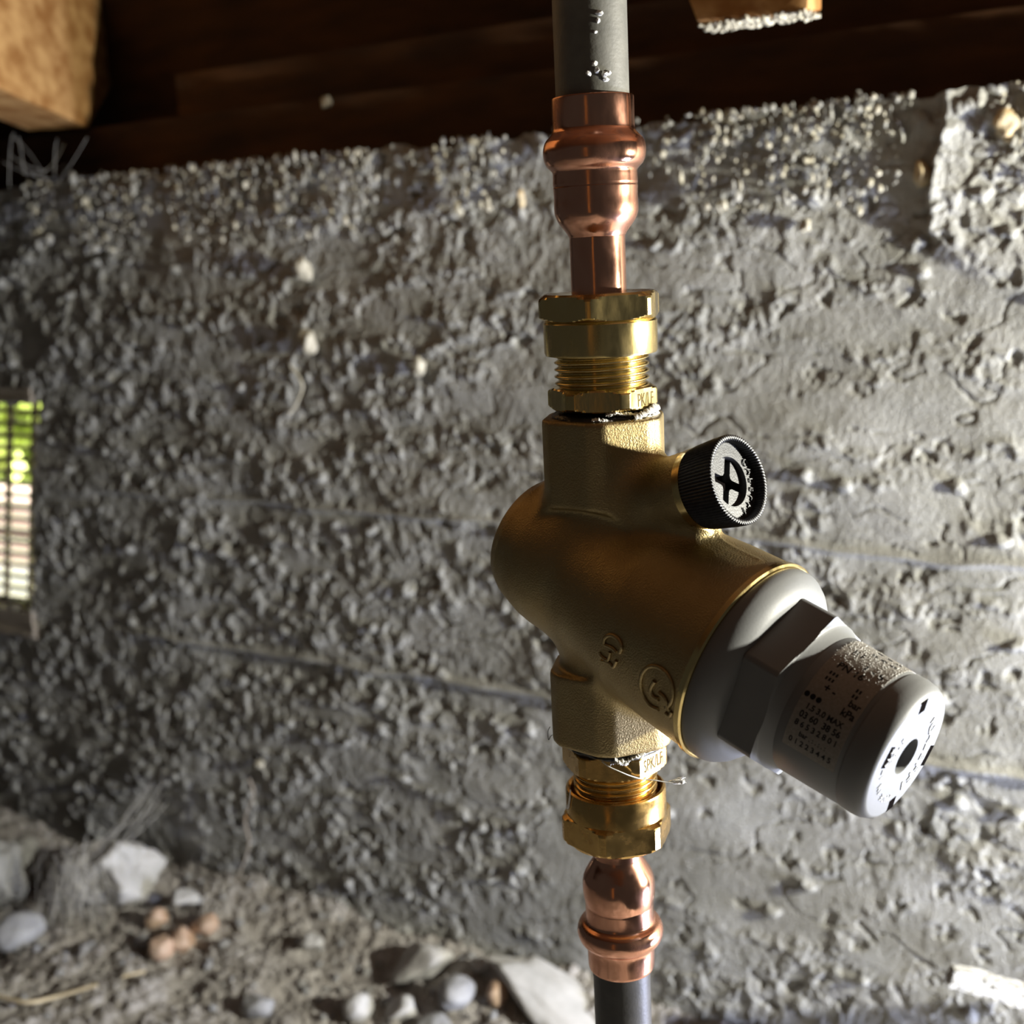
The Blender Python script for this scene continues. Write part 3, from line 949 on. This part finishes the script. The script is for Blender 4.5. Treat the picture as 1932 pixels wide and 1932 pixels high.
# ------------------------------------------------------------------ cast body of the valve: signed distance field -> surface nets
HO = H(1093)
O = np.array([0, 0, HO])
PS, DL = math.radians(45), math.radians(18)
HV = np.array([math.cos(PS), -math.sin(PS), 0.0])
AX = math.cos(DL) * HV - np.array([0, 0, math.sin(DL)])
st = .00060
gx_ = np.arange(-.034, .046, st, dtype=np.float32)
gy_ = np.arange(-.062, .032, st, dtype=np.float32)
gz_ = np.arange(-.056, .054, st, dtype=np.float32)
Xg, Yg, Zg = np.meshgrid(gx_, gy_, gz_, indexing='ij')

def smin(a, b, k):
    h = np.clip(.5 + .5 * (b - a) / k, 0, 1)
    return b * (1 - h) + a * h - k * h * (1 - h)
def smax(a, b, k): return -smin(-a, -b, k)

def sd_hex(rc, trunc, z0, z1, phi, k=.0003):
    ap = rc * math.cos(math.pi / 6)
    d = None
    for q in range(3):
        az = phi + math.pi / 6 + q * math.pi / 3
        nx, ny = math.sin(az), -math.cos(az)
        e = np.abs(Xg * nx + Yg * ny) - ap
        d = e if d is None else smax(d, e, k)
    d = smax(d, np.hypot(Xg, Yg) - trunc, k)
    return smax(d, np.abs(Zg - (z0 + z1) / 2) - abs(z1 - z0) / 2, .0011)

def sd_rev(o, ax, pts, k=None):
    """solid of revolution: radius interpolated along the axis through o; flat ends"""
    px_ = Xg - o[0]; py_ = Yg - o[1]; pz_ = Zg - o[2]
    t = px_ * ax[0] + py_ * ax[1] + pz_ * ax[2]
    rr = np.sqrt(np.maximum(px_ ** 2 + py_ ** 2 + pz_ ** 2 - t ** 2, 0))
    ts = [p[0] for p in pts]; rs = [p[1] for p in pts]
    rad = np.interp(t, ts, rs).astype(np.float32)
    return smax((rr - rad) * .93, np.maximum(ts[0] - t, t - ts[-1]), k or .002), t, rr

h = lambda y: H(y) - HO
top = sd_hex(R(127, 860), R(118, 860), h(942), h(782), dg(-12))
bot = sd_hex(R(127, 1340), R(118, 1340), h(1385), h(1250), dg(-12))
stem, _, _ = sd_rev((0, 0, 0), (0, 0, 1.0), [(h(1300), .0145), (h(1230), .0145), (0, .0160), (h(960), .0134), (h(925), .0134)])
bar, tb, rb = sd_rev((0, 0, 0), AX, [(-.030, .0175), (-.026, .0195), (-.018, .0208), (-.004, .0212), (.008, .0232), (.020, .0258), (.034, .0270), (.0478, .0276)], .0010)
rear = np.sqrt((Xg + .012 * AX[0]) ** 2 + (Yg + .012 * AX[1]) ** 2 + (Zg + .012 * AX[2]) ** 2) - .0212
bar = smin(bar, rear, .004)
cut = np.maximum(bar, tb - .0478)
hc = .0192
TA = math.radians(17)
PV = math.cos(TA) * HV + np.array([0, 0, math.sin(TA)])
neck, tn, rn = sd_rev((0, 0, hc), PV, [(-.002, .0100), (.012, .0098), (.024, .0098), (.0300, .0103), (.0340, .0103)], .0006)
# web of metal between the gauge port and the barrel
sw = Xg * HV[0] + Yg * HV[1]
side = np.abs(-Xg * HV[1] + Yg * HV[0]) - .0042
web = smax(smax(side, sw - .0330, .003), np.maximum(np.abs(Zg - .015) - .010, -sw + .004), .003)
body = smin(stem, top, .0010)
body = smin(body, bot, .0016)
body = smin(body, bar, .0055)
body = smin(body, neck, .0065)
body = smin(body, web, .0035)
body = np.maximum(body, tb - .0478 + .0 * body)       # machined front face stays flat
# flat facet cast into the top of the cup, and the faint parting line
line = np.abs(-Xg * HV[1] + Yg * HV[0])
body = body - .00025 * np.exp(-(line / .0005) ** 2) * (tb > -.03) * (tb < .044)
del bar, rear, neck, web, stem, top, bot, side, line

def surface_nets(S):
    ins_ = S < 0
    nx, ny, nz = S.shape
    cnt = np.zeros((nx - 1, ny - 1, nz - 1), np.float32)
    acc = np.zeros((nx - 1, ny - 1, nz - 1, 3), np.float32)
    for ax in range(3):
        a = [slice(None)] * 3; b = [slice(None)] * 3
        a[ax] = slice(None, -1); b[ax] = slice(1, None)
        A_, B_ = S[tuple(a)], S[tuple(b)]
        cr_ = (A_ < 0) != (B_ < 0)
        ii = np.argwhere(cr_)
        t = A_[cr_] / (A_[cr_] - B_[cr_])
        P = ii.astype(np.float32); P[:, ax] += t
        oth = [k for k in range(3) if k != ax]
        for d0 in (0, -1):
            for d1 in (0, -1):
                c = ii.copy(); c[:, oth[0]] += d0; c[:, oth[1]] += d1
                ok = (c >= 0).all(1) & (c[:, 0] < nx - 1) & (c[:, 1] < ny - 1) & (c[:, 2] < nz - 1)
                c = c[ok]
                np.add.at(cnt, (c[:, 0], c[:, 1], c[:, 2]), 1)
                np.add.at(acc, (c[:, 0], c[:, 1], c[:, 2]), P[ok])
    m_ = cnt > 0
    idx = np.full(cnt.shape, -1, np.int32)
    idx[m_] = np.arange(m_.sum())
    V = acc[m_] / cnt[m_][:, None]
    Q = []
    for ax in range(3):
        a = [slice(None)] * 3; b = [slice(None)] * 3
        a[ax] = slice(None, -1); b[ax] = slice(1, None)
        A_, B_ = S[tuple(a)], S[tuple(b)]
        ii = np.argwhere((A_ < 0) != (B_ < 0))
        o1, o2 = (ax + 1) % 3, (ax + 2) % 3
        ii = ii[(ii[:, o1] > 0) & (ii[:, o2] > 0) & (ii[:, o1] < S.shape[o1] - 1) & (ii[:, o2] < S.shape[o2] - 1)]
        neg = A_[ii[:, 0], ii[:, 1], ii[:, 2]] < 0
        def g(d1, d2):
            c = ii.copy(); c[:, o1] += d1; c[:, o2] += d2
            return idx[c[:, 0], c[:, 1], c[:, 2]]
        q = np.stack([g(-1, -1), g(0, -1), g(0, 0), g(-1, 0)], 1)
        q[~neg] = q[~neg][:, ::-1]
        Q.append(q)
    return V, np.concatenate(Q)

Vb, Qb = surface_nets(body)
Vb = np.array([gx_[0], gy_[0], gz_[0]]) + Vb * st + O
bme = bpy.data.meshes.new('body')
quad_mesh(bme, Vb, Qb)
prv = empty('pressure_reducing_valve', tuple(O), 'dark cast brass pressure reducing valve with slanting barrel and grey cartridge cap', 'valve')
bo = link('body', bme, M['cast'])
adopt(prv, bo)
bme.set_sharp_from_angle(angle=math.radians(50))
print('body', len(Vb), 'verts')

# cartridge: brass lip, grey flange, grey hexagon, grey cap
CF = frame(O, AX, (0, 0, 1))
def clathe(name, pts, mt, **k):
    o = lathe(name, [(r / 1000, t / 1000) for t, r in pts], M[mt], fr=CF, **k)
    adopt(prv, o)
    return o
clathe('lip', [(46.8, 27.0), (47.2, 28.1), (48.6, 28.1), (49.0, 27.6), (49.0, 24)], 'brass', seg=160)
clathe('flange', [(48.9, 24), (48.9, 27.0), (49.6, 27.3), (51.2, 27.3), (52.4, 26.9), (54.4, 25.6), (56.2, 23.6), (56.8, 22.2), (57.0, 19)], 'grey', seg=160, sharp=50)
gh = hexnut('hexagon', .0232, .0562, .0672, dg(56), M['grey'], fr=CF, ch0=.0004, ch1=.0004, trunc=.985)
adopt(prv, gh)
clathe('cap_collar', [(67.0, 20.2), (67.5, 19.7), (69.6, 18.5), (70.2, 18.2)], 'grey', seg=120, cap0=False)
cap = clathe('adjusting_cap', [(69.4, 18.2), (70.2, 18.55), (86.8, 18.05), (87.1, 17.8), (87.4, 17.8), (87.6, 18.15), (90.0, 18.2), (92.2, 17.9), (93.6, 17.2), (94.3, 16.5), (94.5, 15.9), (94.5, 4.8), (94.2, 4.6), (91.5, 4.6), (91.5, 4.0)], 'grey', seg=160, sharp=40)
def face_box(name, ang, rad, w, hgt, t=94.52, mt='recess_shade'):
    """thin box coloured near-black for recess shade, flush with the cap's end face"""
    ca, sa = math.cos(ang), math.sin(ang)
    V = []
    for dz in (-.0004, .00004):
        for a, b in ((-1, -1), (1, -1), (1, 1), (-1, 1)):
            r_ = rad + a * w / 2; s_ = b * hgt / 2
            V.append((r_ * ca - s_ * sa, r_ * sa + s_ * ca, t / 1000 + dz))
    F = [(0, 3, 2, 1), (4, 5, 6, 7), (0, 1, 5, 4), (1, 2, 6, 5), (2, 3, 7, 6), (3, 0, 4, 7)]
    o = link(name, mesh(name, to_frame(CF, V), F), M[mt])
    o.parent = cap
    return o
hol = lathe('screw_recess', [(.0046, .0916), (.0001, .0916)], M['recess_shade'], fr=CF, cap0=False, seg=48); hol.parent = cap  # floor blackened to stand for shade down the hole
for a_, r_s, w_s, h_s in ((95, .0146, .0034, .0030), (-84, .0146, .0034, .0030), (160, .0120, .0026, .0056), (-20, .0146, .0024, .0056)):
    face_box('slot_shade', dg(a_), r_s, w_s, h_s, t=94.50)
def arc_text(name, s, rad, a_mid, size, fr, t, mt, parent, step=None, inward=False, xs=1.0):
    VV, FF = [], []
    step = step or size * .72 / rad
    n_ = len(s)
    for i, ch in enumerate(s):
        if ch == ' ': continue
        a = a_mid - (i - (n_ - 1) / 2) * step * (-1 if inward else 1)
        V, Fc = text_mesh(ch, size, .00015)
        ang = a - math.pi / 2 + (math.pi if inward else 0)
        ca, sa = math.cos(ang), math.sin(ang)
        off = len(VV)
        for v in V:
            x, y = v[0] * xs, v[1]
            VV.append((rad * math.cos(a) + x * ca - y * sa, rad * math.sin(a) + x * sa + y * ca, t + v[2]))
        FF += [tuple(off + q for q in f) for f in Fc]
    o = link(name, mesh(name, to_frame(fr, VV), FF), M[mt])
    if parent is cap: o.parent = parent
    else: adopt(parent, o)
    return o
M['raised'] = mat('raised_lettering', (0.62, 0.64, 0.66), .35)
arc_text('raised_lettering', 'CALEFFI', .0105, dg(-20), .0042, CF, .0946, 'raised', cap, xs=1.1)
arc_text('raised_lettering', 'MADE IN ITALY', .0112, dg(-155), .0024, CF, .0946, 'raised', cap)
arc_text('raised_lettering', 'PRV', .0108, dg(32), .0026, CF, .0946, 'raised', cap)
arc_text('raised_lettering', '50-5', .0088, dg(150), .0026, CF, .0946, 'raised', cap)

# sticker wrapped on the cap
def cyl_pt(t, a, r):
    return O + AX * t + r * (math.cos(a) * CF[1] + math.sin(a) * CF[2])
def cap_r(t): return np.interp(t, [.0702, .0868], [.01855, .01805])
# azimuth round the cap that faces the camera
mid = O + AX * .078
tc_ = CAM - mid; tc_ /= np.linalg.norm(tc_)
ac = math.atan2(tc_ @ CF[2], tc_ @ CF[1])
t0_, t1_ = .0722, .0862
a_lo, a_hi = ac - dg(100), ac + dg(40)
if abs(math.sin(a_lo)) < 2:
    pass
V, F = [], []
nA = 60
for j, t in enumerate((t0_, t0_, t1_, t1_)):
    for i in range(nA + 1):
        a = a_lo + (a_hi - a_lo) * i / nA
        V.append(cyl_pt(t, a, cap_r(t) + (.00018 if j in (1, 2) else -.0002)))
for j in range(3):
    for i in range(nA):
        q = j * (nA + 1) + i
        F.append((q, q + nA + 1, q + nA + 2, q + 1))
F.append(tuple(j * (nA + 1) for j in range(4)))
F.append(tuple(j * (nA + 1) + nA for j in (3, 2, 1, 0)))
import bmesh
me = mesh('sticker', V, F)
bm = bmesh.new(); bm.from_mesh(me); bmesh.ops.recalc_face_normals(bm, faces=bm.faces); bm.to_mesh(me); bm.free()
stk = link('sticker', me, M['label'], None, 40)
stk['label'] = 'grey sticker printed with small dark figures'
adopt(prv, stk)
VV, FF = [], []
def print_on(s, t, a, size, bold=0):
    """letters read along the cap's axis; t axial, a azimuth of the text centre"""
    size *= 1.18
    V, Fc = text_mesh(s, size, 0, size * .028)
    off = len(VV)
    for v in V:
        tt = t + v[0] * .95
        aa = a - v[1] / .0184
        VV.append(cyl_pt(tt, aa, cap_r(tt) + .00022))
    FF.extend(tuple(off + q for q in f) for f in Fc)
sgn = 1
tm = (t0_ + t1_) / 2
for k, (s, size) in enumerate((('0 1 2 2 3 4 4 5', .0017), ('bar . : . : . :', .0015), ('8 6 5 3 2 8 0 1', .0017), ('03 60  38 56', .0019), ('1.5 3.0 MAX', .0017))):
    print_on(s, tm, ac + dg(33) - k * dg(7.0), size)
for (dt, da, s, size) in ((-.0045, 2, '\u2022\u2022\u2022', .0040), (.0046, 4, 'kPa', .0022), (.0048, 12, 'bar', .0020), (-.002, 13, '+ -', .0024), (-.0036, 22, 'III', .0030), (.0036, 20, 'II', .0030),
                          (-.001, 34, 'PN 16', .0024), (.003, 44, '1 - 6', .0026), (-.003, 54, 'II I', .0024), (.002, 64, '= = =', .0026), (.002, 74, '= = =', .0026)):
    print_on(s, tm + dt, ac - dg(da), size)
pr = link('printing', mesh('printing', VV, FF), M['ink'])
pr.parent = stk
V, F = [], []
rng = random.Random(31)
for k in range(900):
    t = rng.uniform(.0718, .0866)
    a = ac - dg(rng.gauss(60, 11)) + dg(8) * (t - .072) / .014
    add_lump(V, F, cyl_pt(t, a, cap_r(t) + .0002), .00005 + .00014 * rng.random() ** 2, rng)
dst = link('dust', mesh('dust', V, F), M['ptfe'], None, 60)
dst['kind'] = 'stuff'
dst.parent = stk

# black gauge-port cap
GO = O + np.array([0, 0, hc])
GF = frame(GO, PV, (0, 0, 1))
prim = lathe('port_rim', [(.0100, .0325), (.0107, .0328), (.0107, .0350), (.0096, .0352)], M['brass'], fr=GF, seg=96)
adopt(prv, prim)
Rk = .01165
def knurl(r, z, t):
    if r > .0103 and z < .0463: return r - .00022 + .00022 * math.cos(t * 84)
    return r
gc = lathe('port_cap', [(.0096, .0345), (.0104, .0347), (.0108, .0353), (.0111, .0375), (Rk - .0001, .0420), (Rk, .0452), (.01145, .0459), (.01120, .0460), (.01070, .0459), (.01045, .0456), (.01040, .0433), (.00640, .0433), (.00635, .0431), (.0063, .0408)], M['black'], fr=GF, seg=672, sharp=45, rfun=knurl, cap1=False)
adopt(prv, gc)
gb = lathe('slot_floor', [(.0064, .0394), (.0001, .0394)], M['recess_shade'], fr=GF, cap0=False, seg=48)  # floor and wall blackened for the shade in the cross
gw = lathe('slot_wall', [(.0063, .0412), (.0063, .0393)], M['recess_shade'], fr=GF, cap0=False, cap1=False, seg=48)
for q in (gb, gw): q.parent = gc; q.matrix_parent_inverse = gc.matrix_parent_inverse.copy(); 
rot = dg(63)
arm = .00112
for k in range(4):
    a0 = rot + k * math.pi / 2
    r_ = .00625
    pts = []
    da = math.asin(arm / r_)
    for i in range(13):
        a = a0 + da + (math.pi / 2 - 2 * da) * i / 12
        pts.append((r_ * math.cos(a), r_ * math.sin(a)))
    c0 = arm * 1.15
    cc = a0 + math.pi / 4
    for e in ((c0 * .9, c0 * 1.7), (c0 * 1.15, c0 * 1.15), (c0 * 1.7, c0 * .9)):
        x, y = e
        pts.append((x * math.cos(a0) - y * math.sin(a0), x * math.sin(a0) + y * math.cos(a0)))
    n_ = len(pts)
    V = [(x, y, .0394) for x, y in pts] + [(x, y, .0419) for x, y in pts]
    F = [tuple(range(n_ - 1, -1, -1)), tuple(range(n_, 2 * n_))] + [(i, (i + 1) % n_, (i + 1) % n_ + n_, i + n_) for i in range(n_)]
    o = link('pad', mesh('pad', to_frame(GF, V), F), M['black'])
    o.parent = gc
    o.matrix_parent_inverse = gc.matrix_parent_inverse.copy()
o = arc_text('raised_lettering', 'CALEFFI', .0082, dg(-25), .0027, GF, .0436, 'black', prv, step=.30)
for ob in list(bpy.data.objects):
    if ob.parent is cap:
        ob.matrix_parent_inverse = Matrix.Identity(4)
# children of a part are built in world coordinates: cancel the chain
bpy.context.view_layer.update()
for ob in (list(cap.children) + list(gc.children) + list(stk.children)):
    ob.matrix_parent_inverse = ob.parent.matrix_world.inverted()
arc = [c for c in prv.children]

# cast marks raised on the barrel (curved beads following the surface)
def barrel_r(t): return float(np.interp(t, [-.018, -.004, .008, .020, .034, .0478], [.0208, .0212, .0232, .0258, .0270, .0276]))
def on_barrel(x, y):
    """photo point -> (t, a) on the barrel"""
    d = ray(x, y); s = .25
    while s < .40:
        P = CAM + d * s - O
        t = P @ AX
        rr = np.linalg.norm(P - AX * t)
        if rr < barrel_r(t): break
        s += .0001
    q = P - AX * t
    a = math.atan2(q @ CF[2], q @ CF[1]) - ac
    return t, ac + (a + math.pi) % (2 * math.pi) - math.pi
def bead(name, pts, r, close=False):
    W = []
    P2 = []
    for x, y in pts:
        P2.append(np.array(on_barrel(x, y)))
    D = densify(P2, 4) if len(P2) > 2 else P2
    for t, a in D:
        W.append(O + AX * t + (barrel_r(t) + r * .25) * (math.cos(a) * CF[1] + math.sin(a) * CF[2]))
    o = tube(name, W, r, M['cast'], seg=8, closed=False)
    adopt(prv, o)
    return o
ell = [(1240 + 30 * math.cos(a) * .88 - 42 * math.sin(a) * -.38, 1297 + 42 * math.sin(a) * .92 + 30 * math.cos(a) * -.42) for a in np.linspace(2.0, 2.0 + 5.8, 24)]
bead('cast_mark', ell, .00055)
bead('cast_mark', [(1236, 1285), (1228, 1300), (1234, 1314), (1244, 1318)], .0006)
bead('cast_mark', [(1244, 1306), (1256, 1318), (1262, 1338)], .0006)
bead('cast_mark', [(1256, 1344), (1264, 1350), (1268, 1342)], .0005)
bead('cast_mark', [(1140, 1215), (1142, 1204), (1153, 1198), (1166, 1205), (1173, 1220), (1170, 1231)], .0006)
bead('cast_mark', [(1142, 1216), (1156, 1222), (1164, 1230)], .0005)
bead('cast_mark', [(1131, 1230), (1136, 1238), (1148, 1245), (1152, 1230)], .0005)
bead('cast_mark', [(1136, 1246), (1150, 1250), (1158, 1258), (1164, 1246)], .0005)

# ------------------------------------------------------------------ sealing tape on both threads
rng = random.Random(4)
def squash(r, z, t):
    return r + .0006 * math.sin(t * 3 + z * 900) + .0003 * math.sin(t * 11 + z * 2000)
tp = empty('sealing_tape', (0, 0, H(790)), 'black sealant with torn white thread tape between upper hexagon and valve', 'tape')
w1 = lathe('sealant', [(R(84, 785), H(800)), (R(96, 785), H(794)), (R(98, 785), H(786)), (R(95, 785), H(778)), (R(84, 785), H(772)), (R(60, 785), H(768))], M['tape'], seg=96, rfun=squash, sharp=80)
adopt(tp, w1)
def ribbon(name, pix, r, wdt, parent, mt='ptfe', seed=0):
    rr = random.Random(seed)
    P = densify([np.array(on_cyl(x, y, r + rr.uniform(-.0004, .0006))) for x, y in pix], 7)
    V, F = [], []
    for i, p in enumerate(P):
        w = wdt * (.5 + .8 * rr.random())
        tw = rr.uniform(-.0007, .0007)
        rad = np.array([p[0], p[1], 0]); rad /= np.linalg.norm(rad)
        V += [p + np.array([0, 0, w]) + rad * tw, p + rad * (.0006 + .0005 * rr.random()), p - np.array([0, 0, w]) - rad * tw]
    for i in range(len(P) - 1):
        for k in range(2):
            a = i * 3 + k
            F.append((a, a + 1, a + 4, a + 3))
    o = link(name, mesh(name, V, F), M[mt], None, 25)
    sm = o.modifiers.new('thickness', 'SOLIDIFY'); sm.thickness = .00018
    adopt(parent, o)
    return o
rt_ = R(99, 785)
ribbon('torn_tape', [(1165, 803), (1180, 800), (1196, 797), (1212, 792), (1228, 786), (1240, 778)], rt_, .0009, tp, seed=1)
ribbon('torn_tape', [(1118, 794), (1130, 793), (1146, 796), (1160, 799)], rt_, .0006, tp, seed=2)
ribbon('torn_tape', [(1142, 784), (1158, 780), (1176, 782), (1195, 782), (1214, 780)], R(92, 785), .0006, tp, seed=3)
ribbon('torn_tape', [(1196, 790), (1210, 784), (1224, 776), (1236, 768), (1241, 772)], rt_ + .0004, .0010, tp, seed=6)
tp2 = empty('sealing_tape', (0, 0, H(1395)), 'black sealant with a loose white tape thread below the valve', 'tape')
w2 = lathe('sealant', [(R(60, 1396), H(1401)), (R(84, 1396), H(1400)), (R(96, 1396), H(1397)), (R(99, 1396), H(1392)), (R(95, 1396), H(1386)), (R(80, 1396), H(1382))], M['tape'], seg=96, rfun=squash, sharp=80)
adopt(tp2, w2)
rb_ = R(101, 1400)
ribbon('torn_tape', [(1152, 1440), (1166, 1438), (1182, 1434), (1198, 1428), (1216, 1420), (1240, 1412)], rb_, .0006, tp2, seed=8)
ribbon('torn_tape', [(1160, 1432), (1172, 1440), (1186, 1436)], rb_ + .0003, .0007, tp2, seed=9)
thr = [on_cyl(1136, 1437, rb_), on_cyl(1150, 1447, rb_ + .001), on_cyl(1170, 1456, rb_ + .0012), on_cyl(1190, 1464, rb_ + .001), on_cyl(1212, 1470, rb_ + .001)]
dep = float((thr[-1] - CAM) @ FW)
for x, y in ((1235, 1472), (1258, 1476), (1280, 1477)):
    thr.append(CAM + ray(x, y) * dep)
o = tube('loose_thread', densify(thr, 6), .00017, M['ptfe'], None, 6); adopt(tp2, o)
V, F = [], []
for k in range(14):
    a = CAM + ray(1266 + rng.uniform(-6, 14), 1476 + rng.uniform(-3, 2)) * dep
    b = CAM + ray(1290 + rng.uniform(-5, 6), 1470 + rng.uniform(-7, 9)) * (dep + rng.uniform(-.001, .001))
    strand(a, b, .00014, rng.uniform(-.0006, .0008), V, F)
add_lump(V, F, CAM + ray(1288, 1476) * dep, .0007, rng)
o = link('frayed_end', mesh('frayed_end', V, F), M['ptfe'], None, 60); adopt(tp2, o)
hr = [CAM + ray(x, y) * .355 for x, y in ((1049, 1386), (1040, 1388), (1035, 1396), (1034, 1380), (1038, 1371))]
o = tube('hair', densify(hr, 6), .0001, M['tape'], None, 5)
tag(o, 'tiny curled dark hair sticking out left of the lower brass hexagon', 'hair')
# drip of clear sealant on the lower nut's left
P = [on_cyl(x, y, ro + .0004) for x, y in ((1076, 1490), (1075, 1505), (1073, 1518), (1071, 1524))]
o = tube('dried_drip', densify(P, 4), [.0002] * 4 + [.0003] * 5 + [.0005] * 4, M['ptfe'], None, 8)
adopt(cl, o)
print('objects', len(bpy.data.objects))
